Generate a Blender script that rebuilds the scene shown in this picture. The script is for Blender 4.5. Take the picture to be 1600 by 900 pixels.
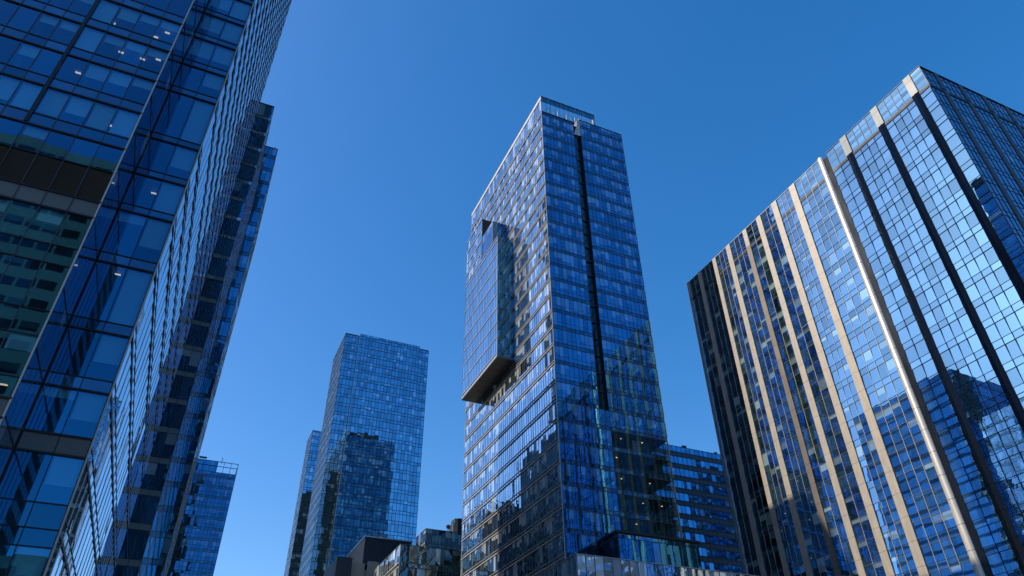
import bpy, math, random
from mathutils import Vector, Matrix

random.seed(7)
C = bpy.context.scene
for o in list(bpy.data.objects):
    bpy.data.objects.remove(o)

# ------------------------------------------------------------------ camera
FPX, PITCH, ROLL, YAW = 1106.8255, 0.637764375, -0.0128352688, 0.425669976
Fh = Vector((math.sin(YAW), math.cos(YAW), 0)); Rh = Vector((math.cos(YAW), -math.sin(YAW), 0)); Zv = Vector((0, 0, 1))
Fw = Fh*math.cos(PITCH) + Zv*math.sin(PITCH); Uw = -Fh*math.sin(PITCH) + Zv*math.cos(PITCH)
R2 = Rh*math.cos(ROLL) + Uw*math.sin(ROLL); U2 = -Rh*math.sin(ROLL) + Uw*math.cos(ROLL)
cd = bpy.data.cameras.new('camera'); cam = bpy.data.objects.new('camera', cd); C.collection.objects.link(cam)
cd.sensor_width = 36.0; cd.lens = 36.0*FPX/1600.0; cd.clip_start = 0.1; cd.clip_end = 6000
M = Matrix.Identity(4)
for i in range(3):
    M[i][0] = R2[i]; M[i][1] = U2[i]; M[i][2] = -Fw[i]
M.translation = Vector((0, 0, 1.6))
cam.matrix_world = M
C.camera = cam

# ------------------------------------------------------------------ light
SUN = Vector((-1.0, 0.29, 0.74)).normalized()          # direction towards the sun
EL = math.asin(SUN.z); AZ = math.atan2(SUN.x, SUN.y)
W = bpy.data.worlds.new('World'); C.world = W; W.use_nodes = True
nt = W.node_tree; nt.nodes.clear()
sky = nt.nodes.new('ShaderNodeTexSky'); sky.sky_type = 'NISHITA'; sky.sun_disc = False
sky.sun_elevation = EL; sky.sun_rotation = AZ
sky.altitude = 100; sky.air_density = 1.0; sky.dust_density = 0.9; sky.ozone_density = 3.4
hsv = nt.nodes.new('ShaderNodeHueSaturation'); hsv.inputs['Saturation'].default_value = 1.36; hsv.inputs['Hue'].default_value = 0.508; hsv.inputs['Value'].default_value = 1.0
bg = nt.nodes.new('ShaderNodeBackground'); bg.inputs['Strength'].default_value = 0.149
out = nt.nodes.new('ShaderNodeOutputWorld')
nt.links.new(sky.outputs[0], hsv.inputs['Color']); gm = nt.nodes.new('ShaderNodeGamma'); gm.inputs[1].default_value = 0.86; nt.links.new(hsv.outputs[0], gm.inputs[0]); nt.links.new(gm.outputs[0], bg.inputs[0]); nt.links.new(bg.outputs[0], out.inputs[0])
sd = bpy.data.lights.new('sun', 'SUN'); sd.energy = 2.2; sd.angle = math.radians(0.5); sd.color = (1.0, 0.9, 0.76)
so = bpy.data.objects.new('sun', sd); C.collection.objects.link(so)
so.rotation_euler = SUN.to_track_quat('Z', 'Y').to_euler(); so.location = (-60, 0, 300)
C.view_settings.view_transform = 'Standard'; C.view_settings.look = 'None'; C.view_settings.gamma = 1
C.view_settings.exposure = 0.83; C.view_settings.use_curve_mapping = False
C.render.engine = 'CYCLES'
C.cycles.max_bounces = 10; C.cycles.glossy_bounces = 8; C.cycles.diffuse_bounces = 2; C.cycles.transparent_max_bounces = 12
C.cycles.caustics_reflective = False; C.cycles.caustics_refractive = False
C.cycles.sample_clamp_indirect = 4.0

# ------------------------------------------------------------------ materials
def new_mat(name):
    m = bpy.data.materials.new(name); m.use_nodes = True; m.node_tree.nodes.clear(); return m
def N(m, t, **kw):
    n = m.node_tree.nodes.new(t)
    for k, v in kw.items():
        if k in n.inputs.keys(): n.inputs[k].default_value = v
        else: setattr(n, k, v)
    return n
def L(m, a, b): m.node_tree.links.new(a, b)
def math_n(m, op, a, b=None, clamp=False):
    n = m.node_tree.nodes.new('ShaderNodeMath'); n.operation = op; n.use_clamp = clamp
    for i, v in enumerate((a, b)):
        if v is None: continue
        if isinstance(v, (int, float)): n.inputs[i].default_value = v
        else: L(m, v, n.inputs[i])
    return n.outputs[0]
def mixc(m, f, a, b):
    n = m.node_tree.nodes.new('ShaderNodeMix'); n.data_type = 'RGBA'
    if isinstance(f, (int, float)): n.inputs[0].default_value = f
    else: L(m, f, n.inputs[0])
    for i, v in ((6, a), (7, b)):
        if isinstance(v, tuple): n.inputs[i].default_value = v + (1,) if len(v) == 3 else v
        else: L(m, v, n.inputs[i])
    return n.outputs[2]

def wavy(m, scale, dist, stretch=(1, 1, 1)):
    tc = N(m, 'ShaderNodeNewGeometry')
    mp = N(m, 'ShaderNodeMapping'); mp.inputs['Scale'].default_value = stretch
    L(m, tc.outputs['Position'], mp.inputs[0])
    nz = N(m, 'ShaderNodeTexNoise', Scale=scale, Detail=1.0)
    L(m, mp.outputs[0], nz.inputs['Vector'])
    b = N(m, 'ShaderNodeBump', Strength=1.0, Distance=dist)
    L(m, nz.outputs[0], b.inputs['Height'])
    return b.outputs[0]

def glass_mat(name, tint, blind=(0.30, 0.36, 0.36), room=(0.012, 0.02, 0.026), wave=0.003, wscale=0.55, grazing=(0.93, 0.96, 1.0), power=3.2, rough=0.012, stretch=(1, 1, 1), seethrough=False, lamps=0.0):
    """coated facade glass: coloured mirror whose strength rises at grazing angles, a dim room or a drawn blind behind it"""
    m = new_mat(name)
    at = N(m, 'ShaderNodeAttribute', attribute_name='pane')
    sep = N(m, 'ShaderNodeSeparateColor'); L(m, at.outputs['Color'], sep.inputs[0])
    uv = N(m, 'ShaderNodeUVMap'); uv.uv_map = 'UVMap'
    sx = N(m, 'ShaderNodeSeparateXYZ'); L(m, uv.outputs[0], sx.inputs[0])
    bump = wavy(m, wscale, wave, stretch)
    lw = N(m, 'ShaderNodeLayerWeight', Blend=0.5)
    L(m, bump, lw.inputs['Normal'])
    fac = math_n(m, 'POWER', lw.outputs['Facing'], power, True)
    tv = math_n(m, 'ADD', math_n(m, 'MULTIPLY', sep.outputs[0], 0.45), 0.78)
    base = N(m, 'ShaderNodeVectorMath', operation='SCALE'); base.inputs[0].default_value = tint; L(m, tv, base.inputs['Scale'])
    col = mixc(m, fac, base.outputs[0], grazing)
    gl = N(m, 'ShaderNodeBsdfGlossy', Roughness=rough); L(m, col, gl.inputs['Color']); L(m, bump, gl.inputs['Normal'])
    # room / blind
    top = math_n(m, 'SUBTRACT', 1.0, sx.outputs[1])
    isb = math_n(m, 'LESS_THAN', top, sep.outputs[1])
    rn = N(m, 'ShaderNodeTexNoise', Scale=0.9, Detail=3.0)
    g = N(m, 'ShaderNodeNewGeometry'); L(m, g.outputs['Position'], rn.inputs['Vector'])
    rk = math_n(m, 'MULTIPLY', math_n(m, 'MULTIPLY', rn.outputs[0], 1.8), math_n(m, 'ADD', math_n(m, 'MULTIPLY', sep.outputs[2], 1.6), 0.2))
    rm = N(m, 'ShaderNodeVectorMath', operation='SCALE'); rm.inputs[0].default_value = room; L(m, rk, rm.inputs['Scale'])
    bl = N(m, 'ShaderNodeVectorMath', operation='SCALE'); bl.inputs[0].default_value = blind
    L(m, math_n(m, 'ADD', math_n(m, 'MULTIPLY', sep.outputs[2], 0.7), 0.35), bl.inputs['Scale'])
    inn = mixc(m, isb, rm.outputs[0], bl.outputs[0])
    inv = mixc(m, fac, inn, (0, 0, 0))
    if seethrough:
        df = N(m, 'ShaderNodeBsdfTransparent', Color=(0.46, 0.60, 0.64, 1))
    else:
        df = N(m, 'ShaderNodeBsdfDiffuse'); L(m, inv, df.inputs['Color'])
    ad = N(m, 'ShaderNodeAddShader'); L(m, gl.outputs[0], ad.inputs[0]); L(m, df.outputs[0], ad.inputs[1])
    o = N(m, 'ShaderNodeOutputMaterial'); L(m, ad.outputs[0], o.inputs[0])
    return m

def solid(name, col, rough=0.5, metal=0.0, spec=0.5, var=0.15, vscale=0.8, streak=True):
    m = new_mat(name)
    p = N(m, 'ShaderNodeBsdfPrincipled', Roughness=rough, Metallic=metal)
    p.inputs['Specular IOR Level'].default_value = spec
    g = N(m, 'ShaderNodeNewGeometry')
    mp = N(m, 'ShaderNodeMapping'); mp.inputs['Scale'].default_value = (1, 1, 0.25 if streak else 1)
    L(m, g.outputs['Position'], mp.inputs[0])
    nz = N(m, 'ShaderNodeTexNoise', Scale=vscale, Detail=5.0); L(m, mp.outputs[0], nz.inputs['Vector'])
    a = tuple(c*(1-var) for c in col); b = tuple(min(1, c*(1+var)) for c in col)
    L(m, mixc(m, nz.outputs[0], a, b), p.inputs['Base Color'])
    r = math_n(m, 'ADD', math_n(m, 'MULTIPLY', nz.outputs[0], 0.2), rough-0.1)
    L(m, r, p.inputs['Roughness'])
    o = N(m, 'ShaderNodeOutputMaterial'); L(m, p.outputs[0], o.inputs[0])
    return m

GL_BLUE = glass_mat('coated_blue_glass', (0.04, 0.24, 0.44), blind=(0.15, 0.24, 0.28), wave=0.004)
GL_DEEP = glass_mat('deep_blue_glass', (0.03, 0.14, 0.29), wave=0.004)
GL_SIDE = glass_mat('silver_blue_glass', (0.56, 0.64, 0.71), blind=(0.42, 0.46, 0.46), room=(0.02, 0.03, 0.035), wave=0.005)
GL_RIPPLE = glass_mat('rippled_side_glass', (0.60, 0.70, 0.80), wave=0.009, wscale=0.5, power=2.4)
GL_RIGHT = glass_mat('pale_silver_glass', (0.15, 0.33, 0.50), blind=(0.20, 0.29, 0.27), room=(0.012, 0.028, 0.032), wave=0.0022)
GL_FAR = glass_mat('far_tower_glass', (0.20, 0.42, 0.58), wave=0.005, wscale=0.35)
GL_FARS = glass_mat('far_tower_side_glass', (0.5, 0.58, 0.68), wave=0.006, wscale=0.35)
GL_TEAL = glass_mat('teal_crown_glass', (0.06, 0.18, 0.24), blind=(0.12, 0.22, 0.24), room=(0.03, 0.06, 0.07), wave=0.004)
GL_NEAR = glass_mat('near_window_glass', (0.018, 0.14, 0.25), wave=0.002, wscale=0.4, seethrough=True)
GL_GREEN = glass_mat('grey_green_glass', (0.22, 0.27, 0.27), blind=(0.35, 0.38, 0.34), room=(0.03, 0.035, 0.03), wave=0.006)
GL_PALE = glass_mat('pale_podium_glass', (0.42, 0.52, 0.60), blind=(0.6, 0.62, 0.6), room=(0.06, 0.08, 0.09), wave=0.008)
GL_SPAN = glass_mat('spandrel_glass', (0.03, 0.13, 0.22), room=(0.02, 0.04, 0.06), blind=(0.03, 0.06, 0.08), wave=0.003)
CREAM = solid('cream_metal', (0.53, 0.50, 0.46), rough=0.5, metal=0.1)
FIN = solid('champagne_fin_metal', (0.42, 0.365, 0.30), rough=0.45, metal=0.12, var=0.22, vscale=1.6)
SILVER = solid('brushed_silver_metal', (0.60, 0.57, 0.53), rough=0.28, metal=0.6, var=0.12)
GREYM = solid('grey_metal_panel', (0.13, 0.14, 0.14), rough=0.42, metal=0.15)
DARKM = solid('dark_mullion_metal', (0.018, 0.021, 0.026), rough=0.4, metal=0.3)
SHADEF = solid('shade_painted_fin', (0.010, 0.013, 0.018), rough=0.2, metal=0.2, spec=0.35)  # fin metal darkened to paint in the left tower's cast shadow
BLACK = solid('black_louvre', (0.010, 0.010, 0.010), rough=0.45, metal=0.2)
CORE = solid('dark_interior_wall', (0.02, 0.025, 0.03), rough=0.8)
CONC = solid('grey_concrete', (0.24, 0.24, 0.23), rough=0.85)
LCONC = solid('pale_stone_cladding', (0.42, 0.38, 0.31), rough=0.8)
SOFF = solid('dark_soffit_panel', (0.10, 0.095, 0.09), rough=0.5, metal=0.2)
BROWNB = solid('brown_grey_band', (0.07, 0.075, 0.09), rough=0.45, metal=0.2)
NAVY = solid('navy_ribbed_cladding', (0.016, 0.024, 0.038), rough=0.5, metal=0.1)
BLIND = solid('roller_blind', (0.26, 0.50, 0.58), rough=0.9, var=0.06)
CEIL = solid('office_ceiling', (0.12, 0.13, 0.14), rough=0.9)
ROOMW = solid('office_back_wall', (0.05, 0.07, 0.10), rough=0.9)
ASPH = solid('asphalt', (0.05, 0.05, 0.05), rough=0.9, streak=False)
PAVE = solid('granite_paving', (0.22, 0.21, 0.20), rough=0.85, streak=False)
BARK = solid('bark', (0.07, 0.055, 0.045), rough=0.95)
def lamp_mat():
    m = new_mat('ceiling_lamp_glow'); e = N(m, 'ShaderNodeEmission', Color=(1.0, 0.78, 0.55, 1), Strength=0.5)
    o = N(m, 'ShaderNodeOutputMaterial'); L(m, e.outputs[0], o.inputs[0]); return m
LAMP = lamp_mat()
ROUNDF = solid('pale_round_fin_metal', (0.62, 0.57, 0.50), rough=0.34, metal=0.25, var=0.1)
MULL = solid('grey_blue_mullion', (0.07, 0.08, 0.09), rough=0.35, metal=0.5)
GL_DULL = glass_mat('dull_teal_glass', (0.03, 0.07, 0.085), blind=(0.16, 0.24, 0.23), room=(0.02, 0.035, 0.04), wave=0.004, power=6.0)
GL_OPEN = glass_mat('clear_office_glass', (0.012, 0.05, 0.075), wave=0.003, seethrough=True)
LAMPW = new_mat('warm_lamp_glow'); _e = N(LAMPW, 'ShaderNodeEmission', Color=(1.0, 0.6, 0.3, 1), Strength=1.6); L(LAMPW, _e.outputs[0], N(LAMPW, 'ShaderNodeOutputMaterial').inputs[0])
BROWNF = solid('dark_brown_fin', (0.055, 0.05, 0.048), rough=0.45, metal=0.1)
TEALW = solid('teal_grey_cladding', (0.05, 0.085, 0.10), rough=0.6)
WARM = solid('wooden_furniture', (0.30, 0.17, 0.07), rough=0.6)

# ------------------------------------------------------------------ mesh helper
class MB:
    def __init__(s): s.v = []; s.f = []; s.uv = []; s.c = []
    def quad(s, a, b, c, d, col=(0.5, 0, 0.5)):
        i = len(s.v); s.v += [tuple(a), tuple(b), tuple(c), tuple(d)]; s.f.append((i, i+1, i+2, i+3))
        s.uv += [(0, 0), (1, 0), (1, 1), (0, 1)]; s.c += [col]*4
    def box(s, x0, y0, z0, x1, y1, z1, skip=''):
        P = [(x0, y0, z0), (x1, y0, z0), (x1, y1, z0), (x0, y1, z0), (x0, y0, z1), (x1, y0, z1), (x1, y1, z1), (x0, y1, z1)]
        for k, q in (('-y', (0, 1, 5, 4)), ('+x', (1, 2, 6, 5)), ('+y', (2, 3, 7, 6)), ('-x', (3, 0, 4, 7)), ('+z', (4, 5, 6, 7)), ('-z', (3, 2, 1, 0))):
            if k in skip: continue
            s.quad(*[P[j] for j in q])
    def bar(s, a, b, r, n=6):
        a = Vector(a); b = Vector(b); d = (b-a).normalized(); u = d.orthogonal().normalized(); w = d.cross(u)
        r0, r1 = r if isinstance(r, tuple) else (r, r)
        R = [[p + (u*math.cos(t*2*math.pi/n)+w*math.sin(t*2*math.pi/n))*q for t in range(n)] for p, q in ((a, r0), (b, r1))]
        for t in range(n):
            k = (t+1) % n
            s.quad(R[0][t], R[0][k], R[1][k], R[1][t])
        for k in range(1, n-1):
            s.quad(R[1][0], R[1][k], R[1][k+1], R[1][k+1]) if False else None
    def build(s, name, mat, parent=None, smooth=False):
        me = bpy.data.meshes.new(name); me.from_pydata(s.v, [], s.f)
        uvl = me.uv_layers.new(name='UVMap'); uvl.data.foreach_set('uv', [x for t in s.uv for x in t])
        ca = me.color_attributes.new(name='pane', type='FLOAT_COLOR', domain='CORNER')
        ca.data.foreach_set('color', [x for t in s.c for x in (t[0], t[1], t[2], 1.0)])
        me.materials.append(mat); me.update()
        if smooth: me.polygons.foreach_set('use_smooth', [True]*len(me.polygons))
        o = bpy.data.objects.new(name, me); C.collection.objects.link(o)
        if parent is not None:
            o.parent = parent; o.location = -Vector(parent.location)
            if parent.parent: o.location = (0, 0, 0)
        return o

def thing(name, label, cat, loc=(0, 0, 0), group=None):
    o = bpy.data.objects.new(name, None); C.collection.objects.link(o); o.location = loc
    o.empty_display_size = 1; o['label'] = label; o['category'] = cat
    if group: o['group'] = group
    return o
def struct(name, mb, mat):
    o = mb.build(name, mat); o['kind'] = 'structure'; return o

def rnd_pane(blind_p, full_p=0.0):
    r = random.random()
    bl = 0.0
    if r < full_p: bl = random.uniform(0.6, 1.01)
    elif r < full_p + blind_p: bl = random.choice((0.25, 0.3, 0.45, 0.5, 0.5, 0.7))
    return (random.random(), bl, random.random())

class Face:
    """a flat facade: origin on the ground, u along it, n outwards"""
    def __init__(s, ox, oy, u, n): s.o = Vector((ox, oy, 0)); s.u = Vector(u); s.n = Vector(n)
    def p(s, a, z, d=0.0): return s.o + s.u*a + Zv*z + s.n*d
    def pane(s, mb, a0, a1, z0, z1, d=0.05, tilt=0.003, col=None, turn=0.0, lean=0.0):
        ta = (turn+random.gauss(0, tilt))*(a1-a0)/2; tz = (random.gauss(0, tilt)-lean)*(z1-z0)/2
        q = [s.p(a0, z0, d-ta-tz), s.p(a1, z0, d+ta-tz), s.p(a1, z1, d+ta+tz), s.p(a0, z1, d-ta+tz)]
        if (q[1]-q[0]).cross(q[3]-q[0]).dot(s.n) < 0:
            i = len(mb.v); mb.v += [tuple(q[1]), tuple(q[0]), tuple(q[3]), tuple(q[2])]; mb.f.append((i, i+1, i+2, i+3))
            mb.uv += [(1, 0), (0, 0), (0, 1), (1, 1)]; mb.c += [col or (0.5, 0, 0.5)]*4
        else: mb.quad(*q, col=col or (0.5, 0, 0.5))
    def box(s, mb, a0, a1, z0, z1, d0, d1):
        A = s.p(a0, z0, d0); B = s.p(a1, z1, d1)
        mb.box(min(A.x, B.x), min(A.y, B.y), min(A.z, B.z), max(A.x, B.x), max(A.y, B.y), max(A.z, B.z))

def cols(a0, a1, w):
    n = max(1, round((a1-a0)/w)); return [a0+(a1-a0)*i/n for i in range(n+1)]

def band(face, root, name, mat, cs, z0, z1, tilt=0.003, bp=0.15, fp=0.05, d=0.05):
    mb = MB()
    for a, b in zip(cs[:-1], cs[1:]):
        face.pane(mb, a, b, z0, z1, d, tilt, rnd_pane(bp, fp))
    return mb.build(name, mat, root)

def verticals(face, root, name, mat, cs, z0, z1, w=0.06, d0=0.0, d1=0.12):
    mb = MB()
    for a in cs: face.box(mb, a-w/2, a+w/2, z0, z1, d0, d1)
    return mb.build(name, mat, root)
BUD = {}
def pieces(root, name, mat, makers):
    """each piece its own part while a thing has fewer than 90 of them; the rest together"""
    rest = MB(); k = (root.name, name)
    for mk in makers:
        if BUD.get(k, 0) < 90:
            mb = MB(); mk(mb); mb.build(name, mat, root); BUD[k] = BUD.get(k, 0)+1
        else: mk(rest)
    if rest.v:
        o = rest.build(name, mat, root); o['kind'] = 'stuff'; return o
def rails(face, root, name, mat, a0, a1, zs, h=0.06, d0=0.0, d1=0.10):
    return pieces(root, name, mat, [lambda mb, z=z: face.box(mb, a0, a1, z-h/2, z+h/2, d0, d1) for z in zs])
def verticals(face, root, name, mat, cs, z0, z1, w=0.06, d0=0.0, d1=0.12):
    return pieces(root, name, mat, [lambda mb, a=a: face.box(mb, a-w/2, a+w/2, z0, z1, d0, d1) for a in cs])

# ------------------------------------------------------------------ setting
g = MB(); g.quad((-3000, -3000, 0), (3000, -3000, 0), (3000, 3000, 0), (-3000, 3000, 0)); struct('ground', g, ASPH)
g = MB(); g.quad((-7, -60, 0.004), (40, -60, 0.004), (40, 100, 0.004), (-7, 100, 0.004)); struct('pavement', g, PAVE)

# ================================================================== left tower
def left_tower():
    T = thing('glass_tower', 'nearest dark blue glass tower at left with large panes and a black louvred floor', 'tower', (-7.4, 50.5, 0))
    TOP = 189.0
    # cores (walls behind glass). near bays hold real rooms, so their core starts 6 m inside
    c = MB()
    c.box(-60, 51.6, 0, -11.6, 97.5, TOP)
    c.box(-11.6, 56.6, 0, -7.55, 97.5, TOP)
    c.build('inner_wall', ROOMW, T)
    f1 = Face(-11.42, 45.6, (-1, 0, 0), (0, -1, 0))      # a grows to the left
    f2 = Face(-7.37, 50.5, (-1, 0, 0), (0, -1, 0))
    s1 = Face(-11.42, 45.6, (0, 1, 0), (1, 0, 0))
    gf = Face(-7.37, 50.5, (0, 1, 0), (1, 0, 0))
    x1 = [0.0, 1.73, 3.38, 5.03, 6.68, 8.33, 9.78, 11.3, 12.9, 14.5, 16.1, 17.7]
    # level table of the left bay: (z0,z1,kind)
    lv1 = [(0, 4.5, 'w'), (4.5, 5.6, 's'), (5.6, 9.6, 'w'), (9.6, 10.7, 's'), (10.7, 14.6, 'w'), (14.6, 15.7, 's'), (15.7, 20.05, 'w'), (20.05, 21.3, 'g'), (21.3, 22.7, 'x'), (22.7, 25.6, 'w'), (25.6, 27.45, 'x'), (27.45, 31.0, 'w'), (31.0, 32.5, 'x'),
           (32.5, 35.4, 'w'), (35.4, 36.83, 'g'), (36.83, 39.87, 'l'), (39.87, 42.4, 'w'), (42.4, 43.56, 's')]
    z = 43.56
    while z < 62: lv1 += [(z, z+3.0, 'w'), (z+3.0, z+4.05, 's')]; z += 4.05
    lv2 = [(0, 4.5, 'w'), (4.5, 5.6, 's'), (5.6, 9.4, 'w'), (9.4, 10.5, 's'), (10.5, 14.54, 'w'), (14.54, 15.6, 'x'), (15.6, 17.12, 'x'), (17.12, 20.2, 'w'), (20.2, 21.5, 'g'), (21.5, 24.8, 'w'), (24.8, 25.75, 's'), (25.75, 29.4, 'w'), (29.4, 30.3, 's'),
           (30.3, 35.3, 'w'), (35.3, 36.2, 's'), (36.2, 40.5, 'w'), (40.5, 41.25, 's'), (41.25, 44.6, 'w'), (44.6, 45.32, 's'), (45.32, 48.95, 'w'), (48.95, 49.7, 's'),
           (49.7, 55.3, 'w'), (55.3, 56.1, 's'), (56.1, 59.4, 'w'), (59.4, 60.2, 's'), (60.2, 63.7, 'w'), (63.7, 64.5, 's'), (64.5, 67.8, 'w'), (67.8, 68.6, 's'), (68.6, 71.8, 'w'), (71.8, 72.6, 's'), (72.6, 76, 'w'), (76, 76.8, 's')]
    def rooms(face, xs, levels, depth, lights):
        a0, a1 = xs[0]+0.12, xs[-1]
        bk = MB()
        pieces(T, 'floor_slab', CEIL, [lambda mb, z0=z0, z1=z1: face.box(mb, a0, a1, z0+0.12, z1-0.08, -depth, -0.08) for z0, z1, k in levels if k in 'sgl'])
        face.box(bk, a0, a1, 0, levels[-1][1], -depth-0.3, -depth-0.02)
        for i, a in enumerate(xs[1:-1]):
            if i % 3 == 2: face.box(bk, a-0.1, a+0.1, 0, levels[-1][1], -depth, -1.2)
        bk.build('room_wall', ROOMW, T)
        for (a, zt, dd) in lights:
            mb = MB(); face.box(mb, a-0.2, a+0.2, zt-0.05, zt, -dd-0.16, -dd)
            mb.build('ceiling_light', LAMP, T)
    l1 = []
    for zt in (59.76, 55.6, 51.66, 47.61):
        for a in (2.4, 4.1, 5.7):
            if random.random() < 0.8: l1.append((a+random.uniform(-.3, .3), zt-1.02, random.choice((0.9, 1.5, 2.2))))
    l1 += [(0.9, 54.55, 1.0), (1.2, 58.6, 1.2), (1.0, 22.6, 1.0)]
    rooms(f1, x1, lv1, 4.6, l1)
    rooms(f2, [0, 1.85, 3.95], lv2, 4.6, [(2.5, 35.2, 1.0), (1.2, 48.9, 1.1), (0.8, 48.9, 1.6), (1.6, 63.7, 1.0), (2.4, 44.4, 1.6)])
    def fill(face, xs, levels, near, bl_rule):
        for z0, z1, k in levels:
            if k in 'wx':
                if near(z0, z1):
                    for i, (a, b) in enumerate(zip(xs[:-1], xs[1:])):
                        mb = MB(); face.pane(mb, a, b, z0, z1, 0.0, 0.0013, rnd_pane(0)); w = mb.build('window', GL_NEAR, T)
                        fr = bl_rule(i, z0, k)
                        if fr > 0:
                            mb = MB(); face.pane(mb, a+0.1, b-0.1, z0+(z1-z0)*(1-fr), z1-0.02, -0.28, 0, None)
                            # a thin sheet with real thickness
                            face.pane(mb, a+0.1, b-0.1, z0+(z1-z0)*(1-fr), z1-0.02, -0.29, 0, None)
                            o = mb.build('blind', BLIND, w); o.location = (0, 0, 0)
                else:
                    band(face, T, 'window_band', GL_NEAR, xs, z0, z1, 0.0013, d=0.0)
            elif k == 's': band(face, T, 'spandrel_band', GL_SPAN, xs, z0, z1, 0.001, 0, d=0.0)
            elif k == 'g':
                mb = MB(); face.box(mb, xs[0], xs[-1], z0, z1, -0.06, 0.0); mb.build('metal_band', GREYM, T)
            elif k == 'l':
                mb = MB(); face.box(mb, xs[0], xs[-1], z0, z1, -0.3, -0.2)
                zz = z0+0.05
                while zz < z1-0.05:
                    a = face.p(xs[0], zz, 0.0); b = face.p(xs[-1], zz, 0.0); c2 = face.p(xs[-1], zz+0.11, -0.1); d2 = face.p(xs[0], zz+0.11, -0.1)
                    mb.quad(b, a, d2, c2); zz += 0.14
                mb.build('louvre_panel', BLACK, T)
    def rule1(i, z0, k):
        if k == 'x' or z0 < 42: return random.choice((0, 0, 0.35)) if k == 'w' else 0
        t = {1: 0.45, 2: 0.5, 3: 0.9}.get(i, 0.3)
        if z0 < 46: return random.choice((0.85, 0.75, 0.6))
        return random.choice((0, 0.3, 0.4, t, t)) if i < 6 else 0
    def rule2(i, z0, k):
        if k == 'x': return 0
        if i == 0: return random.choice((0.55, 0.65, 1.0, 0.8, 0.6))
        return random.choice((0, 0, 0.2, 0.65))
    fill(f1, x1, lv1, lambda a, b: b > 19 and a < 62, rule1)
    fill(f2, [0, 1.85, 3.95], lv2, lambda a, b: b > 14 and a < 76, rule2)
    # mullions
    z1t = lv1[-1][1]; z2t = lv2[-1][1]
    verticals(f1, T, 'mullion', CREAM, [0.03], 0, z1t, 0.10, -0.05, 0.10)
    verticals(f1, T, 'mullion', MULL, [a for a in x1[1:] if a != 6.68], 0, z1t, 0.06, -0.02, 0.05)
    verticals(f1, T, 'mullion', DARKM, [6.72], 42.5, z1t, 0.24, -0.1, 0.16)
    verticals(f1, T, 'mullion', MULL, [6.68], 0, 42.5, 0.05, -0.02, 0.05)
    verticals(f2, T, 'mullion', DARKM, [0.02, 1.85, 3.93], 0, z2t, 0.05, -0.02, 0.05)
    for face, xs, lv in ((f1, x1, lv1), (f2, [0, 4.05], lv2)):
        zs = sorted(set([a for a, b, k in lv[1:]]))
        rails(face, T, 'transom', DARKM, xs[0], xs[-1], zs, 0.07, -0.03, 0.06)
        ss = [a for a, b, k in lv if k in 'sg'] + [b for a, b, k in lv if k == 'g']
        rails(face, T, 'ledge', DARKM, xs[0], xs[-1], ss, 0.13, -0.03, 0.11)
    # upper part, out of the picture, plain bands
    for face, a1, zb in ((f1, 17.7, z1t), (f2, 4.05, z2t)):
        mb = MB(); z = zb
        while z < TOP-2:
            for a, b in zip(cols(0, a1, 1.7)[:-1], cols(0, a1, 1.7)[1:]): face.pane(mb, a, b, z, z+4.0, 0.0, 0.0015, rnd_pane(0.2))
            z += 4.1
        mb.build('upper_glazing', GL_DEEP, T)
    mb = MB(); f1.box(mb, 0, 48, 0, 189, -6, -4.95); 
    mb.build('inner_wall', ROOMW, T)
    # return face between the two bays
    zs = [b for a, b, k in lv2]
    pz = 0
    for z0, z1, k in lv2:
        band(s1, T, 'return_glazing', GL_DEEP if k in 'wx' else GL_SPAN, [0, 1.2, 2.4, 3.6, 4.9], z0, z1, 0.003, 0.1)
    verticals(s1, T, 'mullion', MULL, [1.2, 2.4, 3.6], 0, z2t, 0.04, 0.03, 0.065)
    rails(s1, T, 'transom', DARKM, 0.08, 4.9, [a for a, b, k in lv2 if k in 'sg'], 0.10, 0.03, 0.08)
    # long rippled side
    zl = [z for z in [0, 5.1, 10.2, 15.5, 20.2, 25.0, 29.8, 35.7, 40.7, 44.9, 49.2, 55.6, 59.8, 64.0, 68.2, 72.2]]
    while zl[-1] < TOP-4: zl.append(zl[-1]+4.1)
    cs = cols(0, 47.1, 2.15)
    for z0, z1 in zip(zl[:-1], zl[1:]):
        mb = MB()
        for a, b in zip(cs[:-1], cs[1:]):
            gf.pane(mb, a, b, z0, z0+0.95, 0.035, 0.004, rnd_pane(0), 0.02); gf.pane(mb, a, b, z0+0.95, z1, 0.035, 0.006, rnd_pane(0.1), 0.02)
        mb.build('window_band', GL_RIPPLE, T)
    verticals(gf, T, 'mullion', CREAM, cs[1:], 0, zl[-1], 0.09, 0.0, 0.085)
    verticals(gf, T, 'mullion', CREAM, [0.02], 0, zl[-1], 0.06, 0.0, 0.12)
    rails(gf, T, 'transom', DARKM, 0.1, 47.1, zl[1:], 0.24, 0.0, 0.11)
    rails(gf, T, 'transom', DARKM, 0.1, 47.1, [z+0.95 for z in zl], 0.09, 0.0, 0.08)
left_tower()

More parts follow.
